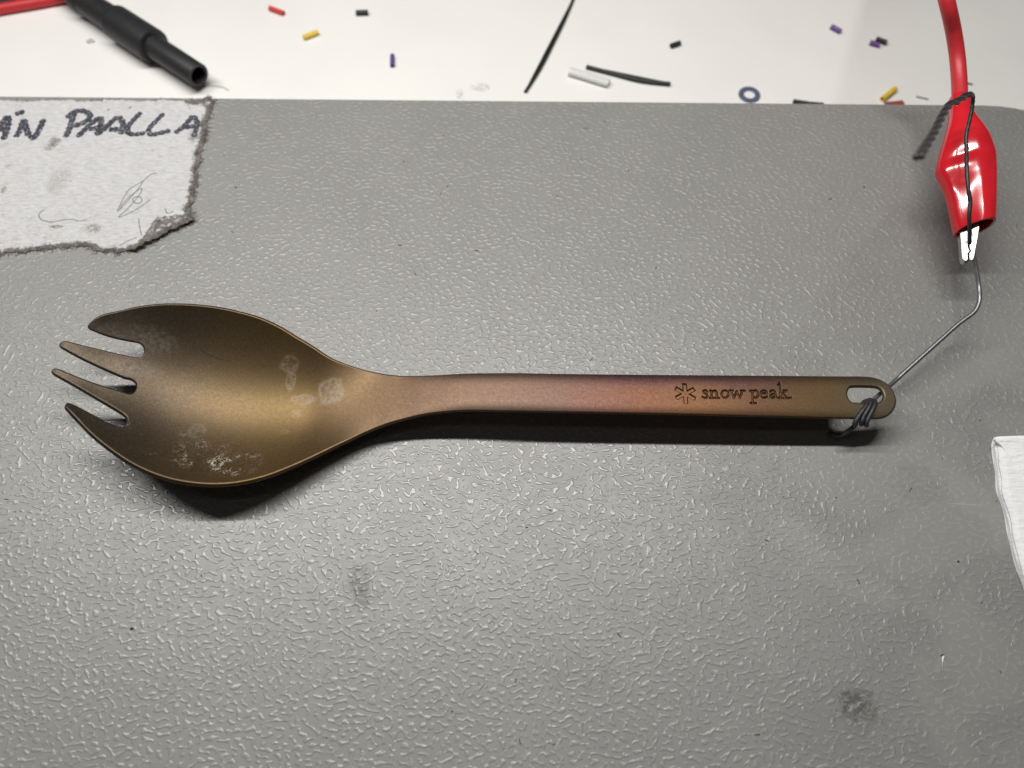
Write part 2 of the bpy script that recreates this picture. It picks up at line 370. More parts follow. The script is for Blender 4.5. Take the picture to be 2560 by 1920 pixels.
first = {}
for i, l in enumerate(ov):
    for j in l: first.setdefault(j, i)
nv = 2*n0
for off, cnt, outn in ((0, no, on), (no, nh, hn)):
    idx = np.array([first[off+i] for i in range(cnt)])
    rings = [idx]
    for a in (30, 60, 90, 120, 150):
        w = math.radians(a); dirn = Nb[idx]*math.cos(w) + np.c_[outn, np.zeros(cnt)]*math.sin(w)
        p = base3[idx] + Nb[idx]*(TH/2*math.cos(w)) + np.c_[outn, np.zeros(cnt)]*(TH*.46*math.sin(w))
        VV.append(p); NN.append(dirn/np.linalg.norm(dirn, axis=1)[:, None]); rings.append(np.arange(nv, nv+cnt)); nv += cnt
    rings.append(idx+n0)
    for a, b in zip(rings[:-1], rings[1:]):
        for i in range(cnt):
            j = (i+1) % cnt; FF.append((a[i], b[i], b[j], a[j])); m_ = (cv[idx[i]]+cv[idx[j]])/2; RG.append((m_[0], m_[1], 0))
VV = np.vstack(VV); NN = np.vstack(NN); RG = np.array(RG)
dl, da = marks(RG[:, :2])
def region():
    r = np.full(len(RG), 'bowl', object); u, v = RG[:, 0], RG[:, 1]
    r[u > 62] = 'handle'
    r[(RG[:, 2] > .5) & (dl < .06)] = 'lettering'; r[(RG[:, 2] > .5) & (da < .06)] = 'asterisk_emblem'
    k = u < 12.4
    r[k & (v > 7.3)] = 'tine'; r[k & (v <= 7.3) & (v > .2 + .0*u)] = 'tine.001'; r[k & (v <= .2) & (v > -7.0-.12*u)] = 'tine.002'; r[k & (v <= -7.0-.12*u)] = 'tine.003'
    return r
reg = region()

t = NT("heat_tinted_titanium"); X = t.xyz()
mott = t.noise(.12, 4, .6, .4); grain = t.noise(6.0, 2, .7); brushed = t.noise(1.0, 4, .65, 0, t.node('ShaderNodeVectorMath', {0: t.co(), 1: (.35, 2.2, 1)}, operation='MULTIPLY').outputs[0])
f = t.math('DIVIDE', t.math('ADD', X[0], t.math('MULTIPLY', t.math('SUBTRACT', mott, .5), 12)), 165)
col = t.ramp(f, [(0, (.058, .047, .037)), (.07, (.062, .050, .038)), (.12, (.080, .060, .040)), (.17, (.110, .077, .041)), (.25, (.156, .103, .042)), (.33, (.130, .084, .046)), (.41, (.118, .074, .050)),
                 (.50, (.112, .071, .055)), (.58, (.108, .062, .053)), (.66, (.125, .052, .036)), (.73, (.140, .064, .030)), (.79, (.126, .062, .034)), (.88, (.118, .074, .036)), (.94, (.118, .092, .060)), (1, (.122, .100, .076))])
pur = t.math('MULTIPLY', t.math('MULTIPLY', t.step(X[0], 88, 112), t.step(X[0], 150, 125)), t.step(t.math('ADD', X[1], t.math('MULTIPLY', t.math('SUBTRACT', mott, .5), 5)), -.6, 3.4))
col = t.mix(t.math('MULTIPLY', pur, .75), col, (.062, .028, .045))
col = t.mix(t.math('MULTIPLY', t.step(grain, .45, .75), .30), col, (.20, .14, .08))
col = t.mix(t.math('MULTIPLY', t.step(t.noise(2.6, 3, .75, 0, None, 41), .42, .72), .22), col, (.26, .18, .105))
col = t.mix(t.math('MULTIPLY', t.step(t.noise(3.4, 2, .75, 0, None, 43), .55, .75), .30), col, (.05, .034, .024))
col = t.mix(t.math('MULTIPLY', t.step(brushed, .5, .8), .25), col, (.055, .038, .026))
thin = t.noise(.75, 3, .6, .9, None, 21); curl = t.step(t.math('ABSOLUTE', t.math('SUBTRACT', thin, .5)), .028, .008)
specks = t.step(t.noise(2.0, 4, .7, .4, None, 23), .60, .68); clump = t.step(t.noise(.32, 3, .6, 0, None, 25), .44, .60)
dep = None
def deposit(m_):
    global dep
    dep = m_ if dep is None else t.math('MAXIMUM', dep, m_)
for (u, v, r1, r2, k, sd) in ((25.5, -10.2, 3.2, 2.6, .30, 1), (27.5, -14.0, 4.6, 2.8, .55, 2), (32.8, -14.6, 5.2, 3.2, .85, 3), (36, -16.4, 3.4, 1.8, .9, 4), (19.5, -14.0, 2.4, .8, .35, 5), (13.6, -8.8, 1.6, 1.2, .35, 12)):
    tex = t.math('MULTIPLY', t.math('MAXIMUM', curl, t.math('MULTIPLY', specks, .8)), t.math('ADD', .12, t.math('MULTIPLY', clump, .88)))
    deposit(t.math('MULTIPLY', t.math('MULTIPLY', t.spot(u, v, r1, r2, .9, .4, 1.2, sd), tex), k))
def smear(u, v, r1, r2, k, sd, wob=1.15):
    a = t.spot(u, v, r1, r2, wob, .6, .40, sd); inner = t.spot(u, v, r1*.78, r2*.78, wob, .6, .45, sd)
    body = t.math('MULTIPLY', a, t.lin(t.noise(1.2, 5, .75, 0, None, sd), .32, .68, .1, 1.1))
    deposit(t.math('MULTIPLY', t.math('SUBTRACT', body, t.math('MULTIPLY', inner, .30)), k*.8))
smear(41.2, 6.6, 1.9, 1.6, .30, 5); smear(41.6, 3.6, 1.0, 2.0, .34, 6, .8); smear(44.6, -.2, 2.7, .95, .36, 7); smear(50, 1.2, 2.7, 2.7, .36, 8); smear(43.4, -3.2, 1.0, .9, .20, 9); smear(41.8, -7.2, .9, .5, .14, 14)
smear(25.2, -8.0, 1.5, 1.7, .16, 15)
for (u, v, r1, r2, k, sd) in ((14.6, 9.6, 4.0, 2.0, .16, 10), (12, 3.6, 3.5, 1.6, .10, 11), (6, 9.6, 4, 1.6, .08, 13)):
    deposit(t.math('MULTIPLY', t.math('MULTIPLY', t.spot(u, v, r1, r2, .9, .5, 1.2, sd), t.step(t.noise(1.1, 5, .7, 0, None, sd), .3, .75)), k))
scr = t.node('ShaderNodeTexNoise', {'Vector': t.node('ShaderNodeMapping', {'Vector': t.warp(.8, .2), 'Rotation': (0, 0, math.radians(-28)), 'Scale': (.16, 5.0, 1)}).outputs[0], 'Scale': 1.0, 'Detail': 2.0}).outputs['Fac']
scr = t.math('MULTIPLY', t.step(scr, .745, .79), t.step(t.noise(.25, 2, .5, 0, None, 31), .5, .6))
col = t.mix(t.math('MULTIPLY', scr, .5), col, (.30, .22, .12))
col = t.mix(dep, col, (.58, .53, .47))
mat_ti = t.set(color=col, metal=t.math('SUBTRACT', .90, t.math('MULTIPLY', dep, .80)), rough=t.mixf(dep, t.lin(t.noise(1.5, 3), .3, .7, .47, .52), .75),
               normal=t.bump(t.math('ADD', grain, t.math('MULTIPLY', brushed, .3)), .008))

spork = empty("spork", (SPORK_AT[0], SPORK_AT[1], 0), SPORK_ROT)
tag(spork, "bronze tinted titanium spork with four tines and a stamped asterisk, on the grey case", "spork")
handle_obj = None
for part in ('bowl', 'handle', 'tine', 'tine.001', 'tine.002', 'tine.003', 'lettering', 'asterisk_emblem'):
    ids = np.where(reg == part)[0]; used = sorted({i for k in ids for i in FF[k]}); mp = {i: n for n, i in enumerate(used)}
    par = handle_obj if part in ('lettering', 'asterisk_emblem') else spork
    o = mesh(part.split('.')[0], VV[used], [tuple(mp[i] for i in FF[k]) for k in ids], mat_ti, par)
    o.data.normals_split_custom_set_from_vertices([tuple(NN[i]) for i in used])
    if part == 'handle': handle_obj = o
def spork_pt(u, v, dz=0.0):
    c_, s_ = math.cos(SPORK_ROT), math.sin(SPORK_ROT)
    return np.array([SPORK_AT[0] + u*c_ - v*s_, SPORK_AT[1] + u*s_ + v*c_, float(sheet(u, v)) + dz])

# ------------------------------------------------------------------ wire looped through the hole and held by the clip
t = NT("dull_grey_wire"); 
mat_wire = t.set(color=t.mix(t.noise(1.5, 3), (.20, .205, .215), (.32, .325, .335)), metal=.85, rough=.42, normal=t.bump(t.noise(4, 2), .02))
t = NT("dark_oxidised_wire")
mat_dwire = t.set(color=t.mix(t.noise(1.2, 3), (.025, .025, .028), (.075, .075, .08)), metal=.55, rough=.5, normal=t.bump(t.noise(4, 2), .03))
t = NT("black_coated_wire")
mat_bwire = t.set(color=t.mix(t.noise(1.2, 3), (.012, .012, .013), (.035, .035, .037)), rough=.42, normal=t.bump(t.noise(4, 2), .03))
wire = empty("bent_wire", spork_pt(155, -4))
tag(wire, "thin grey bent wire looped through the spork's handle hole and gripped by the red clip", "wire")
worg = np.array(wire.location) / S
mb = MB()
for (u, dv, r, lean) in ((154.35, .0, .47, -2.9), (155.0, .25, .47, -2.2), (155.75, .1, .45, -2.0)):
    pts_ = []
    for k in range(25):                              # a turn round the strip of metal below the hole
        a = math.radians(-10 + 360*k/24)
        vv = -2.95 + 2.45*math.cos(a) + dv; zz = 1.55*math.sin(a)
        uu = u + lean*(.5 - .5*math.cos(a)) + .25*math.sin(2*a)
        p = spork_pt(uu, np.clip(vv, -4, -1)); q = spork_pt(uu, vv); pts_.append((q[0], q[1], p[2] + zz*.75 - .1))
    mb.tube(catmull(pts_, 4), r, 10)
pts_ = [spork_pt(152.4, -4.7, -1.8), spork_pt(150.9, -5.7, -3.6), spork_pt(149.6, -5.2, -5.0), spork_pt(149.0, -4.4, -5.6)]
mb.tube(catmull(pts_, 6), .43, 10)
mb.build("wire_loop", mat_dwire, wire, origin=worg).location = (0, 0, 0)
mb = MB()
P_ = [spork_pt(155.8, -.4, -1.2), spork_pt(157.4, 1.2, -1.6), at(2235, 955, 4.5), at(2262, 930, 4.8), at(2330, 869, 6.2), at(2395, 811, 7.6), at(2430, 785, 8.4), at(2443, 768, 8.8), at(2449, 745, 9.2), at(2447, 715, 9.8), at(2442, 682, 9.2), at(2435, 645, 8.3), at(2428, 610, 8.0)]
mb.tube(catmull(P_, 8), .44, 12)
mb.build("wire_arm", mat_wire, wire, origin=worg).location = (0, 0, 0)
mb = MB()
P_ = [at(2424, 606, 12.0), at(2424, 590, 13.4), at(2424, 570, 15.2), at(2423, 540, 16.8), at(2425.5, 505, 18.2), at(2420.5, 470, 19.5), at(2417, 425, 20.6), at(2416, 375, 21.2), at(2415.5, 340, 22), at(2424, 300, 23.5), at(2431, 262, 25), at(2432, 240, 26.5), at(2425, 233, 28)]
P_ = catmull(P_, 8); k = len(P_); mb.tube(P_, .40 + .05*np.sin(np.arange(k)*1.7)*np.linspace(0, 1, k), 10)
Q = resample(catmull([at(2428, 238, 28), at(2414, 240, 30), at(2396, 252, 33), at(2374, 262, 36), at(2354, 292, 42), at(2334, 332, 50), at(2314, 364, 57), at(2297, 392, 64)], 10), .22)
for ph in (0, math.pi):
    w = np.arange(len(Q))*.22/13.0*2*math.pi + ph
    T = np.gradient(Q, axis=0); T /= np.linalg.norm(T, axis=1)[:, None]; a = np.cross(T, [0, 0, 1.0]); a /= np.linalg.norm(a, axis=1)[:, None]; b = np.cross(T, a)
    mb.tube(Q + .30*(a*np.cos(w)[:, None] + b*np.sin(w)[:, None]), .46, 8)
mb.build("wire_tail", mat_bwire, wire, origin=worg).location = (0, 0, 0)

# ------------------------------------------------------------------ red crocodile clip
t = NT("red_vinyl"); 
mat_red = t.set(color=t.mix(t.noise(.35, 3), (.58, .012, .022), (.66, .020, .030)), rough=.16, spec=.5, coat=.3, coat_rough=.08)
t = NT("red_silicone_lead")
mat_redc = t.set(color=t.mix(t.noise(.5, 3), (.50, .022, .030), (.58, .035, .042)), rough=.42, spec=.45, normal=t.bump(t.noise(3, 2), .02))
t = NT("nickel_plate")
mat_ni = t.set(color=(.50, .495, .47), metal=1.0, rough=.40)
clip = empty("crocodile_clip", at(2420, 450, 0)); corg = np.array(clip.location)/S
tag(clip, "red crocodile clip with a glossy vinyl boot on a red lead, biting the bent wire", "clip")
LEFT = [(2374,246),(2375.0,262),(2372.6,299),(2363.5,338.6),(2351.5,380.8),(2344.3,413.9),(2345.5,432),(2360.5,462),(2371,489),(2380,531.4),(2387.6,567.6),(2391,580)]
RIGHT = [(2418,246),(2426.0,270),(2435.8,299.4),(2452,323.5),(2467,353.7),(2478.6,386.8),(2481,407),(2480.6,432),(2479.6,462),(2479.6,516.4),(2480,545),(2480,563)]
def clip_z(y): return np.interp(y, [200, 250, 330, 430, 570, 650], [17.49, 17.39, 16.24, 14.1, 11.86, 10.56])
DENTS = ((.401, .427, .128, .361, .333), (-.51, .477, .068, -.374, .72), (.327, .729, .129, .897, .252), (.227, .64, .094, .255, .237), (-.9, .823, .14, -.474, .397))   # bulges and hollows of the soft vinyl
Lp = resample(catmull(LEFT, 8), 4.0); Rp = resample(catmull(RIGHT, 8), 4.0); nr = 72
Lp = catmull(LEFT, 8); Rp = catmull(RIGHT, 8)
qi = np.linspace(0, len(Lp)-1, nr); Lp = np.stack([np.interp(qi, range(len(Lp)), Lp[:, k]) for k in (0, 1)], 1); Rp = np.stack([np.interp(qi, range(len(Rp)), Rp[:, k]) for k in (0, 1)], 1)
mb = MB(); seg = 48; ringsV = []
for shell in (0, 1):
    for i in range(nr):
        j = i if shell == 0 else nr-1-i
        l = at(*Lp[j], clip_z(Lp[j, 1])); r = at(*Rp[j], clip_z(Rp[j, 1])); c_ = (l+r)/2; ax = (r-l)/2; hw = np.linalg.norm(ax); s_ = j/(nr-1)
        dep_ = min(np.interp(s_, [0, .12, .3, .5, .8, 1], [2.0, 2.3, 3.0, 3.6, 3.4, 3.2]), hw*1.1); roll_ = .643*min(1, max(0, (s_-.15)/.2))*min(1, hw/5)
        if shell: ax = ax*(hw-.55)/hw; dep_ -= .55
        for k in range(seg):
            w = 2*math.pi*k/seg; x, sa = math.cos(w), math.sin(w)
            z = math.copysign(abs(sa)**(.72 if sa > 0 else 1.0), sa); dz = roll_*x
            if sa > 0: dz += min(1, sa*2.5)*sum(a_*math.exp(-((s_-s0)/ss)**2 - ((x-x0)/sx)**2) for a_, s0, ss, x0, sx in DENTS)
            mb.v.append(tuple(c_ + ax*x + np.array([0, 0, 1.0])*(dep_*z + dz)))
R2 = 2*nr
mb.f = [(i*seg+k, i*seg+(k+1) % seg, (i+1)*seg+(k+1) % seg, (i+1)*seg+k) for i in range(R2-1) for k in range(seg)]
o = mb.build("vinyl_boot", mat_red, clip, origin=corg); o.location = (0, 0, 0); auto_smooth(o, 70)
mb = MB()
P_ = [at(2399, 300, 16.6), at(2400, 262, 17.2), at(2398, 200, 18.0), at(2393, 140, 20.0), at(2384, 80, 23.5), at(2371, 20, 28), at(2358, -30, 30), at(2338, -90, 29), at(2310, -160, 20), at(2270, -250, 2), at(2210, -350, -14), at(2120, -440, -18.3)]
mb.tube(catmull(P_, 10), 1.62, 22)
mb.build("lead", mat_redc, clip, origin=corg).location = (0, 0, 0)
def jaw(poly_px, z0, depth, xc, lean, inward, gapx):
    bm = bmesh.new(); front = []
    for (X_, Y_) in poly_px:
        px, py = 2280+(X_+gapx)/9.217, 540+Y_/9.217; z = z0(py) + lean*(px-xc)/13.0
        front.append(bm.verts.new(tuple((at(px, py, z)-corg)*S)))
    f_ = bm.faces.new(front); r = bmesh.ops.extrude_face_region(bm, geom=[f_])
    vs = [e for e in r['geom'] if isinstance(e, bmesh.types.BMVert)]
    bmesh.ops.translate(bm, verts=vs, vec=(inward*S, 0, -depth*S)); bmesh.ops.recalc_face_normals(bm, faces=bm.faces)
    bmesh.ops.bevel(bm, geom=[e for e in bm.edges], offset=.10*S, segments=2, affect='EDGES', clamp_overlap=True)
    me = bpy.data.meshes.new("jaw"); bm.to_mesh(me); bm.free()
    o = link("jaw", me, mat_ni, clip); me.polygons.foreach_set('use_smooth', [True]*len(me.polygons)); auto_smooth(o, 35); return o
zj = lambda y: np.interp(y, [500, 650], [13.4, 11.0])
jaw([(1095,-150),(1115,240),(1135,420),(1160,650),(1178,900),(1195,985),(1262,1030),(1305,985),(1290,860),(1345,795),(1310,735),(1290,670),(1358,605),(1325,555),(1296,500),(1368,450),(1325,385),(1270,325),(1245,230),(1260,-150)], zj, 1.7, 2416, .36, .2, -16)
jaw([(1540,-150),(1530,270),(1495,480),(1450,720),(1412,930),(1385,1000),(1325,1005),(1318,930),(1306,868),(1362,800),(1328,735),(1310,680),(1376,612),(1342,555),(1316,508),(1386,452),(1352,385),(1372,300),(1400,230),(1395,-150)], zj, 1.7, 2416, .36, -.2, 18)

# ------------------------------------------------------------------ cloth tape with handwriting
t = NT("dirty_white_cloth_tape")
ed = t.node('ShaderNodeAttribute', attribute_name='edge_mm').outputs['Fac']; dirt_at = t.node('ShaderNodeAttribute', attribute_name='dirt').outputs['Fac']
X = t.xyz()
weave = t.node('ShaderNodeTexWave', {'Vector': t.warp(.15, 2.0), 'Scale': 1.15, 'Distortion': .8, 'Detail': 1.0}, bands_direction='Y').outputs['Fac']
weave2 = t.node('ShaderNodeTexWave', {'Vector': t.warp(.15, 2.0), 'Scale': .9, 'Distortion': .8, 'Detail': 1.0}, bands_direction='X').outputs['Fac']
wv_ = t.math('ADD', t.math('MULTIPLY', weave, .6), t.math('MULTIPLY', weave2, .4))
strk = t.node('ShaderNodeTexNoise', {'Vector': t.node('ShaderNodeMapping', {'Vector': t.co(), 'Scale': (.55, 3.0, 1)}).outputs[0], 'Scale': 1.0, 'Detail': 5.0, 'Roughness': .7}).outputs['Fac']
c = t.mix(t.step(strk, .34, .62), (.66, .65, .64), (.88, .88, .90))
c = t.mix(t.math('MULTIPLY', t.step(t.noise(.35, 5, .65, 0, None, 3), .55, .75), .4), c, (.46, .42, .36))
c = t.mix(t.math('MULTIPLY', t.step(t.noise(2.2, 3, .6, 0, None, 5), .62, .72), .5), c, (.28, .26, .24))
for (X_, Y_, rx, ry, k) in ((520, 510, 1.3, 1.5, .7), (470, 560, 1.4, 1.1, .5), (530, 1310, 1.6, .5, .7), (880, 1330, 1.5, 1.2, .6), (40, 960, .6, 1.0, .6), (70, 740, .8, .5, .4), (560, 870, 2.5, 4, .25), (1830, 460, 1.2, 2.0, .7)):
    g = at(X_/3.77, 220+Y_/3.77); c = t.mix(t.math('MULTIPLY', t.math('MULTIPLY', t.spot(g[0], g[1], rx, ry, 1.2, 1.0, .8, X_*.01), t.step(t.noise(1.6, 4, .7), .3, .6)), k), c, (.13, .10, .07))
dm = t.math('ADD', dirt_at, t.math('MULTIPLY', t.math('SUBTRACT', t.noise(.8, 6, .75, 0, None, 7), .5), 1.9))
dm = t.step(dm, .35, .72)
c = t.mix(t.math('MULTIPLY', dm, t.lin(t.noise(.7, 4, .7, 0, None, 17), .3, .7, .65, 1.0)), c, t.mix(t.step(t.noise(1.1, 6, .8, 0, None, 15), .38, .66), (.022, .015, .010), (.135, .095, .055)))
mat_tape = t.set(color=c, rough=.7, spec=.3, sheen=.15, normal=t.bump(t.math('ADD', wv_, t.math('MULTIPLY', t.noise(1.2, 5, .75), 1.6)), .22))
TP = [(-60,120),(0,122),(300,126),(620,122),(900,124),(1160,118),(1500,122),(1780,126),(1905,120),(1930,95),(1965,84),(2005,92),(2015,140),(1990,200),(1975,290),(1955,330),(1948,400),(1935,480),(1915,560),(1890,640),(1878,740),(1868,820),(1862,900),(1845,980),(1830,1060),(1800,1110),(1790,1180),(1835,1252),(1780,1285),(1700,1318),(1600,1370),(1500,1425),(1390,1480),(1290,1548),(1180,1545),(1080,1562),(960,1550),(900,1532),(830,1498),(770,1490),(640,1505),(500,1512),(380,1520),(200,1560),(100,1555),(0,1575),(-60,1580)]
tp = np.array([at(x/3.77, 220+y/3.77)[:2] for x, y in TP])
loop = ccw(resample(tp, .35, True))
rr = np.random.default_rng(3); jit = np.convolve(rr.normal(0, 1, len(loop)+8), np.ones(3)/3, 'same')[4:-4]*.30
loop, _ = inset(loop, 0); T = np.roll(loop, -1, 0)-np.roll(loop, 1, 0); T /= np.linalg.norm(T, axis=1)[:, None]; loop = loop + np.stack([T[:, 1], -T[:, 0]], 1)*jit[:, None]
gx, gy = np.meshgrid(np.arange(loop[:, 0].min(), loop[:, 0].max(), .5), np.arange(loop[:, 1].min(), loop[:, 1].max(), .5)); gx = gx+.25*(np.arange(gx.shape[0]) % 2)[:, None]
G = np.stack([gx.ravel(), gy.ravel()], 1); G = G[inside(G, loop)]; G = G[~near(G, loop, .3)]
pts = np.vstack([loop, G]); nl = len(loop)
v2, _, f2, ov, _, _ = delaunay_2d_cdt([Vector(p) for p in pts], [(i, (i+1) % nl) for i in range(nl)], [], 0, 1e-6)
v2 = np.array([tuple(p) for p in v2]); f2 = np.array([tuple(f) for f in f2 if len(f) == 3]); f2 = f2[inside(v2[f2].mean(1), loop)]
ddist = np.concatenate([np.sqrt(((v2[i:i+2000, None]-loop[None])**2).sum(2).min(1)) for i in range(0, len(v2), 2000)])
px_ = lambda X_, Y_: at(X_/3.77, 220+Y_/3.77)[:2]
fold = seg_dist(v2, [(px_(1300, 1530), px_(1560, 1350)), (px_(1560, 1350), px_(1800, 1240))])
tri = np.array([px_(1265, 1550), px_(1470, 1225), px_(1700, 1200), px_(1850, 1252), px_(1500, 1460)])
ins_tri = inside(v2, tri).astype(float)
def tape_z(P, fd): return .17 + 1.0*np.exp(-(fd/2.2)**2) + .10*np.sin(P[:, 0]*.45)*np.sin(P[:, 1]*.6+1)
zt_ = tape_z(v2, fold)
bot_d = np.where(v2[:, 1] < px_(900, 1350)[1], 1.0, 0.0); rig_d = np.where(v2[:, 0] > px_(1600, 700)[0], 1.0, 0.0); top_d = (v2[:, 1] > px_(900, 160)[1])*.35
wid = .35 + 1.5*np.maximum(bot_d*.75, rig_d*1.0) + top_d*.3
dirt = np.clip(np.maximum(np.exp(-(ddist/wid)**2)*np.maximum(.55, np.maximum(bot_d, rig_d)), ins_tri*.66), 0, 1)
first = {}
for i, l in enumerate(ov):
    for j in l: first.setdefault(j, i)
idx = [first[i] for i in range(nl)]; n2 = len(v2)
VV2 = [(*p, z) for p, z in zip(v2, zt_)] + [(*v2[i], max(.03, zt_[i]-.14)) for i in idx]
FF2 = [tuple(f) for f in f2] + [(idx[i], n2+i, n2+(i+1) % nl, idx[(i+1) % nl]) for i in range(nl)]
tape = empty("cloth_tape", (*px_(1000, 800), 0)); torg = np.array(tape.location)/S
tag(tape, "grimy white cloth tape with frayed brown edges and handwritten letters, stuck on the grey case", "tape")
o = mesh("cloth_strip", VV2, FF2, mat_tape, tape); auto_smooth(o, 60)
for nm, arr in (('edge_mm', list(ddist)+[0]*nl), ('dirt', list(dirt)+[1.0]*nl)):
    at_ = o.data.attributes.new(nm, 'FLOAT', 'POINT'); at_.data.foreach_set('value', np.array(arr, np.float32))
o.location = -torg*S
def strip_z(p): return float(tape_z(np.array([p]), seg_dist(np.array([p]), [(px_(1300, 1530), px_(1560, 1350)), (px_(1560, 1350), px_(1800, 1240))]))[0])
t = NT("worn_marker_ink")
a_ = t.step(t.noise(1.9, 4, .65, 0, None, 2), .36, .47)
mat_ink = t.set(color=t.mix(a_, (.36, .36, .40), (.02, .022, .036)), rough=.6)
t = NT("ballpoint_ink"); mat_pen = t.set(color=t.mix(t.noise(2.5, 2), (.10, .10, .12), (.30, .30, .32)), rough=.6)
t = NT("faded_marker_ink"); mat_faint = t.set(color=t.mix(t.step(t.noise(1.8, 3), .4, .6), (.62, .62, .65), (.20, .20, .24)), rough=.6)
def ribbon(mb, stroke, width, lift, taper=False):
    p = resample(catmull([px_(*q) for q in stroke], 6), .2); n = len(p)
    T = np.gradient(p, axis=0); T /= np.linalg.norm(T, axis=1)[:, None]+1e-9; nn = np.stack([-T[:, 1], T[:, 0]], 1)
    w = width*(1 + .16*np.sin(np.arange(n)*.9+rng.random()*6) + .10*np.sin(np.arange(n)*2.3))/2
    w = w*np.minimum(1, .55+.45*np.minimum(np.arange(n), n-1-np.arange(n))/2.0)
    if taper: w *= np.linspace(1, .6, n)
    V = []
    for i in range(n):
        for s_ in (-1, 0, 1):
            q = p[i]+nn[i]*w[i]*s_; V.append((q[0]-torg[0], q[1]-torg[1], strip_z(q)+lift))
    mb.add(V, [(i*3+k, (i+1)*3+k, (i+1)*3+k+1, i*3+k+1) for i in range(n-1) for k in (0, 1)])
WRITING = [
    [[(-40,440),(30,330),(75,265)], [(80,270),(85,330),(60,420),(35,495)], [(0,400),(60,392)]],
    [[(150,470),(190,400),(228,300)], [(230,300),(255,400),(280,455)], [(280,455),(330,470),(380,390),(415,295)]],
    [[(150,258),(195,240),(240,232)]],
    [[(705,235),(680,320),(650,400),(620,470)], [(635,290),(700,235),(780,222),(845,250),(840,300),(770,340),(690,365)]],
    [[(730,468),(800,400),(890,320),(950,275)], [(950,275),(955,340),(945,400),(910,450)], [(840,392),(955,385)]],
    [[(905,452),(990,390),(1060,320),(1115,275)], [(1115,275),(1155,320),(1165,380),(1135,440)], [(1030,400),(1150,392)]],
    [[(1335,235),(1270,300),(1210,370),(1215,430),(1290,440),(1375,430)]],
    [[(1545,240),(1470,320),(1405,400),(1430,445),(1520,430),(1610,405)]],
    [[(1650,430),(1740,360),(1825,268)], [(1825,268),(1860,330),(1850,400),(1825,470)], [(1720,378),(1850,362)]],
]
for k, strokes in enumerate(WRITING):
    mb = MB()
    for s_i, st in enumerate(strokes): ribbon(mb, st, 1.55 if k not in (6, 7, 8) else 1.35, .035+.006*s_i)
    mb.build("ink_letter", mat_ink, tape)
mb = MB()
for (a, b) in (((1005, 210), (1040, 203)), ((1095, 190), (1130, 186)), ((1205, 186), (1245, 190)), ((1770, 205), (1795, 188)), ((1815, 198), (1845, 192)), ((1885, 196), (1930, 194))): ribbon(mb, [a, b], .55, .035)
mb.build("ink_dots", mat_faint, tape)
mb = MB()
for st in ([(1485,806),(1420,822),(1345,880),(1230,955),(1175,1030),(1135,1110),(1112,1168),(1190,1090),(1290,975),(1350,885)], [(1340,945),(1250,1010),(1170,1085),(1130,1150)], [(1338,945),(1335,985),(1290,1050),(1210,1140),(1120,1222),(1250,1168),(1350,1110),(1425,1055)], ell(1300,1062,42,32,0,540,24),
           [(430,1148),(385,1180),(372,1215),(405,1252),(500,1268),(590,1248),(690,1240),(730,1255),(830,1250)], [(1310,1228),(1318,1310),(1342,1400)], [(1130,1490),(1220,1445),(1300,1420)], [(1560,1140),(1575,1180),(1600,1188),(1640,1165)]):
    ribbon(mb, st, .24, .03)
mb.build("pen_scribble", mat_pen, tape)
mb = MB()                                            # loose threads and grime along the torn edges
t = NT("brown_lint"); mat_lint = t.set(color=t.mix(t.noise(1.2, 3), (.025, .02, .015), (.20, .155, .105)), rough=.9)
for k in range(1500):
    i = rng.randrange(nl); p = loop[i]
    if p[0] < -140: continue
    lower = p[1] < px_(900, 1350)[1] or p[0] > px_(1700, 700)[0]
    if not lower and rng.random() < .82: continue
    q = np.array([*p, tape_z(np.array([p]), seg_dist(np.array([p]), [(px_(1300, 1530), px_(1560, 1350)), (px_(1560, 1350), px_(1800, 1240))]))[0]*rng.random()+.05])
    a = rng.random()*6.28; L_ = rng.uniform(.3, 1.5); pts_ = [q]
    for _ in range(3): a += rng.uniform(-.8, .8); q = q + np.array([math.cos(a)*L_/3, math.sin(a)*L_/3, rng.uniform(-.06, .08)]); q[2] = max(.04, q[2]); pts_.append(q)
    mb.tube(np.array(pts_)-torg, rng.uniform(.02, .05), 3, False)
o = mb.build("frayed_lint", mat_lint, tape); o['kind'] = 'stuff'

# ------------------------------------------------------------------ folded paper towel at the right edge
t = NT("white_paper")
cr = t.node('ShaderNodeTexNoise', {'Vector': t.node('ShaderNodeVectorMath', {0: t.co(), 1: (.25, 1.3, 1)}, operation='MULTIPLY').outputs[0], 'Scale': .8, 'Detail': 3.0}).outputs['Fac']
mat_paper = t.set(color=t.mix(t.noise(.3, 3), (.80, .80, .81), (.86, .86, .87)), rough=.75, sss=0.0, normal=t.bump(t.math('ADD', cr, t.math('MULTIPLY', t.noise(1.5, 3), .35)), .30))
paper = empty("paper_towel", at(2600, 1250, 0)); porg = np.array(paper.location)/S
tag(paper, "white folded paper towel lying on the grey case, its left edge showing the layers", "paper towel")
EDGE = [(2484,1094),(2478,1112),(2482,1150),(2487,1185),(2490,1225),(2501,1260),(2511,1295),(2519,1340),(2528,1380),(2541,1425),(2556,1466),(2575,1520)]
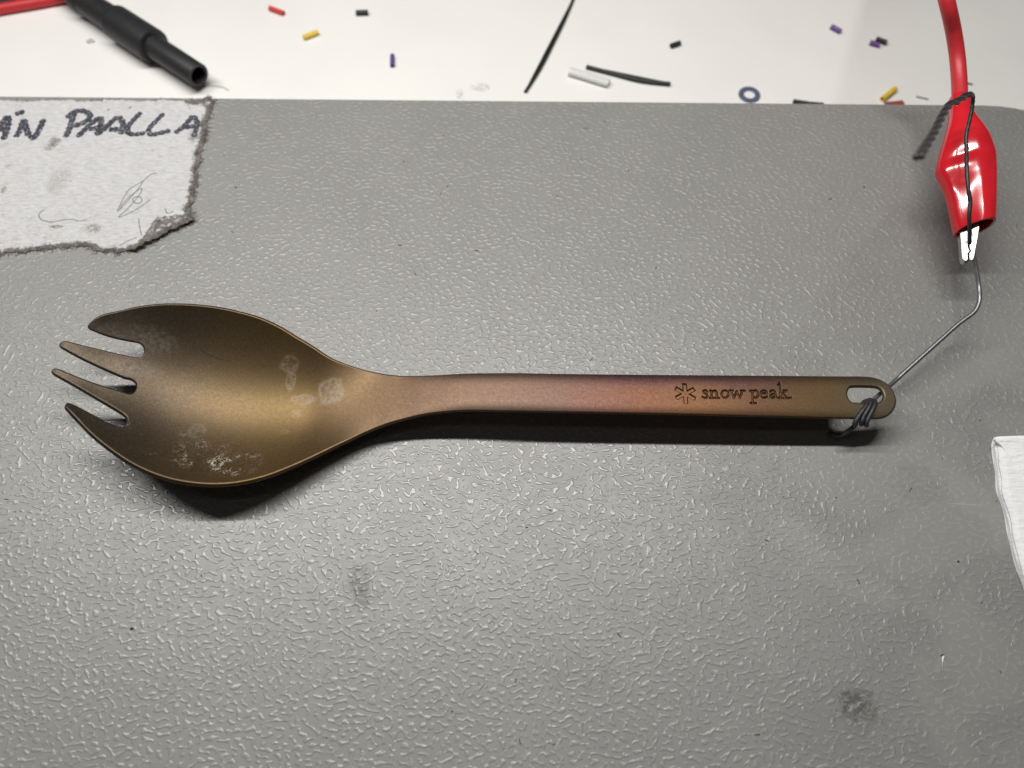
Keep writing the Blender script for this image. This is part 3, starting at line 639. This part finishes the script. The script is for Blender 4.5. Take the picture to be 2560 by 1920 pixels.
def layer(dx, z0, thick, topy, wob, right=30):
    base_ = catmull([at(x+dx*(1 if i > 0 else .3), y+topy, z0) for i, (x, y) in enumerate(EDGE)], 5)
    n = len(base_); mb = MB(); cols = 26; V = []
    for i, p in enumerate(base_):
        for k in range(cols):
            s_ = k/(cols-1); x = p[0] + (right*s_**1.3)
            y = p[1] + .9*s_*(0 if i else 1) - .05*s_
            r_ = min(1, s_*14); z = z0 + thick*math.sqrt(max(0, 1-(1-r_)**2)) + wob*math.sin(p[1]*.8+s_*5+z0)*.5*s_ + wob*.6*math.sin(s_*9+z0*3)
            V.append((x + .05*math.sin(p[1]*.9+z0*5) * (1-s_), y, z))
    top_n = len(V); V += [(v_[0], v_[1], z0) for v_ in V]
    F_ = [(i*cols+k, i*cols+k+1, (i+1)*cols+k+1, (i+1)*cols+k) for i in range(n-1) for k in range(cols-1)]
    ring = [i*cols for i in range(n)]; F_ += [(ring[i], ring[i]+top_n, ring[i+1]+top_n, ring[i+1]) for i in range(n-1)]
    F_ += [(k, k+1, k+1+top_n, k+top_n) for k in range(cols-1)]
    mb.add(V, F_); o = mb.build("paper_layer", mat_paper, paper, origin=porg); o.location = (0, 0, 0); auto_smooth(o, 70)
layer(0, .05, .45, 0, .03); layer(4.5, .52, .5, 1.5, .05); layer(8.5, 1.04, .6, 3, .08); layer(16, 1.68, .7, 4, .14)
# top flap with a slanting fold
FL = [(2489,1101),(2503,1112),(2518,1132),(2534,1158),(2548,1184),(2566,1212),(2590,1245)]
mb = MB(); base_ = catmull([at(x, y, 2.6) for x, y in FL], 6); n = len(base_); cols = 14; V = []
y0 = at(2489, 1097, 2.6)[1]
for i, p in enumerate(base_):
    for k in range(cols):
        s_ = k/(cols-1); q = np.array([p[0]+30*s_, y0 - .35*s_ if i == 0 else p[1] + (y0-p[1])*0.0, 2.45 + .55*math.sqrt(max(0, 1-(1-min(1, s_*10))**2)) + .12*math.sin(s_*8+p[1])*s_])
        V.append(tuple(q))
tn = len(V); V += [(v_[0], v_[1], v_[2]-.5) for v_ in V]
F_ = [(i*cols+k, i*cols+k+1, (i+1)*cols+k+1, (i+1)*cols+k) for i in range(n-1) for k in range(cols-1)]
F_ += [(i*cols, i*cols+tn, (i+1)*cols+tn, (i+1)*cols) for i in range(n-1)] + [(k, k+1, k+1+tn, k+tn) for k in range(cols-1)]
mb.add(V, F_); o = mb.build("paper_flap", mat_paper, paper, origin=porg); o.location = (0, 0, 0); auto_smooth(o, 70)

# ------------------------------------------------------------------ things on the white table
def on_table(px, py, r): return at(px, py, TZ + r)
mat_blk = plastic("black_rubbery_plastic", (.018, .018, .020), .5, .25, .45, .02, 2.0)
RC = 5.0; axz = TZ + RC
a = at(214, 6, axz); b = at(497, 189, axz); d = b - a; L_ = np.linalg.norm(d); d /= L_
con = empty("test_lead_socket", (a+b)/2*[1, 1, 0] + [0, 0, TZ]); korg = np.array(con.location)/S
tag(con, "black stepped plastic test lead socket on the white table, its open end towards us", "socket")
A0 = a; c0 = (at(283, 58, axz)-a)@d; c1 = (at(386, 117, axz)-a)@d
def part_lathe(name, prof):
    mb = MB(); mb.lathe(A0, d, prof, 48); o = mb.build(name, mat_blk, con, origin=korg); o.location = (0, 0, 0); auto_smooth(o, 40)
part_lathe("grip", [(-14, .3), (-14, 3.0), (-6, 3.4), (-3.6, 3.5), (-3.3, 4.05), (-.6, 4.1), (-.2, 3.75), (1, 3.8), (c0-.3, 3.95), (c0+.4, 3.98)])
part_lathe("collar", [(c0-.2, 3.85), (c0-.1, 4.7), (c0+.5, 4.95), (c0+1.5, 5.0), (c1-.9, 5.0), (c1-.2, 4.9), (c1, 4.6), (c1, 3.4)])
part_lathe("shroud", [(c1-.4, 3.45), (c1+.4, 3.45), (L_-.3, 3.35), (L_, 3.2), (L_, 2.5), (L_-.3, 2.38), (L_-9, 2.3), (L_-9, .0)])

mb = MB(); P_ = [on_table(-120, 44, 1.6), on_table(-40, 30, 1.6), on_table(20, 19, 1.6), on_table(80, 9, 1.6), on_table(140, -2, 1.6), on_table(220, -18, 1.6), on_table(330, -45, 1.6)]
o = mb.tube(catmull(P_, 8), 1.6, 20); o = mb.build("cable", mat_redc, None, origin=P_[2])
tag(o, "red cable crossing the far left corner of the white table behind the black socket", "cable")
mb = MB(); P_ = [on_table(-60, -4, 1.3), on_table(20, -6, 1.3), on_table(52, -14, 1.3), on_table(90, -40, 1.3)]
mb.tube(catmull(P_, 8), 1.3, 14); o = mb.build("cable", plastic("navy_cable", (.03, .03, .07), .5), None, origin=P_[1])
tag(o, "dark navy cable just showing at the far left corner of the table", "cable")

def scrap(px0, py0, px1, py1, r, col, name, label, cat, group=None, flat=1.0, lift=0.0, hollow=True, bend=None, rough=.42):
    a = on_table(px0, py0, r*flat+lift); b = on_table(px1, py1, r*flat+lift)
    mid = (a+b)/2; pth = [a, b] if bend is None else [a, *[on_table(x, y, r+lift) for x, y in bend], b]
    pth = resample(catmull(pth, 10), .5); n = len(pth); T = np.gradient(pth, axis=0); T /= np.linalg.norm(T, axis=1)[:, None]
    mb = MB(); seg = 16; V = []
    rad = [(0, r*.62), (0, r)] if hollow else [(0, .001), (0, r)]
    rings = [(0, .62*r), (0, r*.98)] + [(i, r) for i in range(n)] + [(n-1, .62*r)]
    inner = [(n-1, .62*r), (0, .62*r)]
    for i, q in rings + (inner if hollow else []):
        e = np.cross(T[i], [0, 0, 1.0]); e /= np.linalg.norm(e); g = np.cross(e, T[i])
        for k in range(seg):
            w = 2*math.pi*k/seg; V.append(pth[i] + q*(e*math.cos(w) + g*flat*math.sin(w)))
    m_ = len(V)//seg
    F_ = [(i*seg+k, i*seg+(k+1) % seg, (i+1)*seg+(k+1) % seg, (i+1)*seg+k) for i in range(m_-1) for k in range(seg)]
    if not hollow: F_ += [tuple(range(seg)), tuple((m_-1)*seg+k for k in range(seg))]
    mb.add(V, F_); o = mb.build(name, col, None, origin=mid); auto_smooth(o, 50)
    tag(o, label, cat, group); return o
c_red = plastic("red_sleeve_plastic", (.62, .05, .04), .4); c_yel = plastic("yellow_sleeve_plastic", (.75, .52, .06), .4); c_blk = plastic("black_sleeve_plastic", (.013, .016, .015), .45)
c_pur = plastic("purple_sleeve_plastic", (.13, .055, .25), .4); c_brn = plastic("dark_red_sleeve_plastic", (.30, .07, .055), .5)
t = NT("clear_sleeve_plastic"); c_clr = t.set(color=(.90, .90, .89), rough=.30, trans=.35, ior=1.3)
G_ = "coloured sleeving offcuts scattered on the table"
scrap(674, 20, 709, 33, .75, c_red, "sleeve_offcut", "short red sleeving offcut on the white table, the only bright red one", "offcut", G_)
scrap(759, 94, 795, 80, .78, c_yel, "sleeve_offcut", "yellow sleeving offcut on the far left part of the table, beside the red one", "offcut", G_)
scrap(890, 32, 920, 31, .78, c_blk, "sleeve_offcut", "stubby black sleeving offcut lying level, right of the yellow and red ones", "offcut", G_)
scrap(981, 165, 981, 138, .68, c_pur, "sleeve_offcut", "purple sleeving offcut pointing straight away from us, alone on the table", "offcut", G_)
scrap(1677, 115, 1700, 107, .72, c_blk, "sleeve_offcut", "small black sleeving offcut beyond the long black curved strip's right end", "offcut", G_)
scrap(2078, 66, 2102, 79, .74, c_pur, "sleeve_offcut", "purple sleeving offcut tilted down to the right, nearest the frame top at right", "offcut", G_)
scrap(2175, 106, 2199, 113, .74, c_pur, "sleeve_offcut", "purple sleeving offcut lying against a black one, left of the red lead", "offcut", G_)
scrap(2190, 97, 2217, 107, .74, c_blk, "sleeve_offcut", "black sleeving offcut lying behind a purple one, left of the red lead", "offcut", G_)
scrap(2206, 248, 2238, 222, .80, c_yel, "sleeve_offcut", "yellow sleeving offcut slanting at the case's far edge, near the red clip", "offcut", G_)
scrap(2214, 262, 2258, 257, 1.0, c_brn, "sleeve_offcut", "dull dark red flattened offcut half hidden behind the case edge, below the yellow one", "offcut", G_, flat=.35)
scrap(1983, 254, 2018, 259, .7, c_blk, "sleeve_offcut", "black offcut half hidden behind the case edge, right of the blue washer", "offcut", G_)
scrap(1984+36, 259, 2058, 262, .6, c_blk, "sleeve_offcut", "black sliver barely showing above the case edge, right of another black offcut", "offcut", G_)
scrap(1313, 230, 1434, -4, .48, c_blk, "wire_strip", "long nearly straight black wire piece running out of the frame top", "wire piece", None, hollow=True, bend=[(1350, 172), (1382, 110), (1411, 50)])
scrap(1466, 167, 1676, 210, .62, c_blk, "wire_strip", "black curved wire piece lying against the clear plastic sleeve", "wire piece", None, hollow=True, bend=[(1535, 185), (1603, 202)])
scrap(1424, 178, 1522, 208, 1.35, c_clr, "clear_sleeve", "translucent white plastic sleeve offcut lying on the table beside the black strip", "sleeve", None, flat=.75)
t = NT("bare_wire_metal"); c_met = t.set(color=(.42, .42, .43), metal=.7, rough=.45)
scrap(2290, 241, 2320, 248, .24, c_met, "wire_clipping", "tiny bare grey wire clipping on the table, left of the red lead", "wire clipping", None, hollow=False)
scrap(2412, 207, 2431, 211, .22, c_blk, "wire_clipping", "tiny dark wire clipping on the table, just right of the red lead", "wire clipping", None, hollow=False)
t = NT("blue_grey_steel"); c_wsh = t.set(color=t.mix(t.noise(.8, 3), (.13, .16, .27), (.22, .24, .36)), metal=.55, rough=.4, normal=t.bump(t.noise(3, 2), .02))
w0 = at(1874, 235, TZ+.5); mb = MB(); ro, ri, hh = 3.1, 1.62, .45
mb.lathe((w0[0], w0[1], TZ+.02), (0, .0001, 1), [(0, ri), (0, ro-.08), (.08, ro), (hh-.08, ro), (hh, ro-.08), (hh, ri+.05), (hh-.05, ri), (0, ri)], 48)
o = mb.build("washer", c_wsh, None, origin=(w0[0], w0[1], TZ)); auto_smooth(o, 30)
tag(o, "blue-grey metal washer on the white table, partly hidden by the case edge", "washer")
# clear droplet-like crumb, hair
t = NT("clear_crumb"); c_crumb = t.set(color=(.85, .85, .85), rough=.15, trans=.6, ior=1.4)
g = at(228, 104, TZ); bm = bmesh.new(); bmesh.ops.create_icosphere(bm, subdivisions=3, radius=1)
for v in bm.verts: v.co = Vector((v.co.x*1.25, v.co.y*.85, max(v.co.z, -.4)*.55+.2))*(1+.15*math.sin(v.co.x*4+v.co.y*3))*S
me = bpy.data.meshes.new("plastic_crumb"); bm.to_mesh(me); bm.free(); me.polygons.foreach_set('use_smooth', [True]*len(me.polygons))
o = link("plastic_crumb", me, c_crumb); o.location = Vector((g[0], g[1], TZ+.05))*S
tag(o, "tiny clear plastic crumb on the white table, left of the black socket", "crumb")
mb = MB(); P_ = [on_table(505, 216, .15), on_table(530, 214, .5), on_table(555, 217, .4), on_table(572, 226, .15)]
mb.tube(catmull(P_, 8), .07, 5); o = mb.build("hair", mat_lint, None, origin=P_[0]); tag(o, "fine curved hair on the white table at the black socket's open end", "hair")
mb = MB(); P_ = [spork_pt(20.6, 10.0, TH/2+.05), spork_pt(22.5, 9.4, TH/2+.12), spork_pt(24.5, 8.3, TH/2+.15), spork_pt(26.5, 7.6, TH/2+.12), spork_pt(29.2, 7.2, TH/2+.05)]
mb.tube(catmull(P_, 8), .05, 5); o = mb.build("hair", mat_bwire, None, origin=P_[0]); tag(o, "fine dark hair lying in the spork's bowl", "hair")

# dust and lint lying on the case
mb = MB()
for k in range(150):
    x = rng.uniform(-130, 140); y = rng.uniform(-75, 78)
    a = rng.random()*6.28; L_ = rng.choice((.15, .2, .3, .5, .9)); p = np.array([x, y, .12]); pts_ = [p]
    for _ in range(3): a += rng.uniform(-.6, .6); p = p + np.array([math.cos(a)*L_/3, math.sin(a)*L_/3, 0]); pts_.append(p)
    mb.tube(np.array(pts_), rng.uniform(.03, .08), 4)
o = mb.build("dark_lint", mat_lint, None); o['kind'] = 'stuff'; o['label'] = "dark specks of lint scattered on the grey case"
mb = MB()
for (px, py, r) in ((330, 1573, .25), (2356, 1640, .3), (1130, 1780, .12), (2395, 1405, .2), (2090, 1245, .12), (1640, 670, .15), (2160, 468, .18), (590, 470, .15), (1010, 405, .12)):
    g = at(px, py); mb.tube([(g[0]-r, g[1], .15), (g[0], g[1]+.1, .2), (g[0]+r, g[1]+.15, .15)], [r*.5, r*.7, r*.4], 6)
o = mb.build("dark_crumbs", mat_bwire, None); o['kind'] = 'stuff'; o['label'] = "small dark crumbs scattered on the grey case"
t = NT("pale_flake"); mat_fl = t.set(color=(.72, .71, .68), rough=.5)
g = at(2350, 1655); o = mesh("paper_flake", [(g[0]+.5, g[1]+1.2, .25), (g[0]+.9, g[1]+1.1, .35), (g[0]+.25, g[1]-.6, .2), (g[0]-.25, g[1]-1.7, .14), (g[0]+.1, g[1]-.2, .4)], [(0, 4, 1), (1, 4, 2), (2, 4, 3), (3, 4, 0)], mat_fl, smooth=False)
tag(o, "tiny pale pointed flake on the grey case near the lower right", "flake")
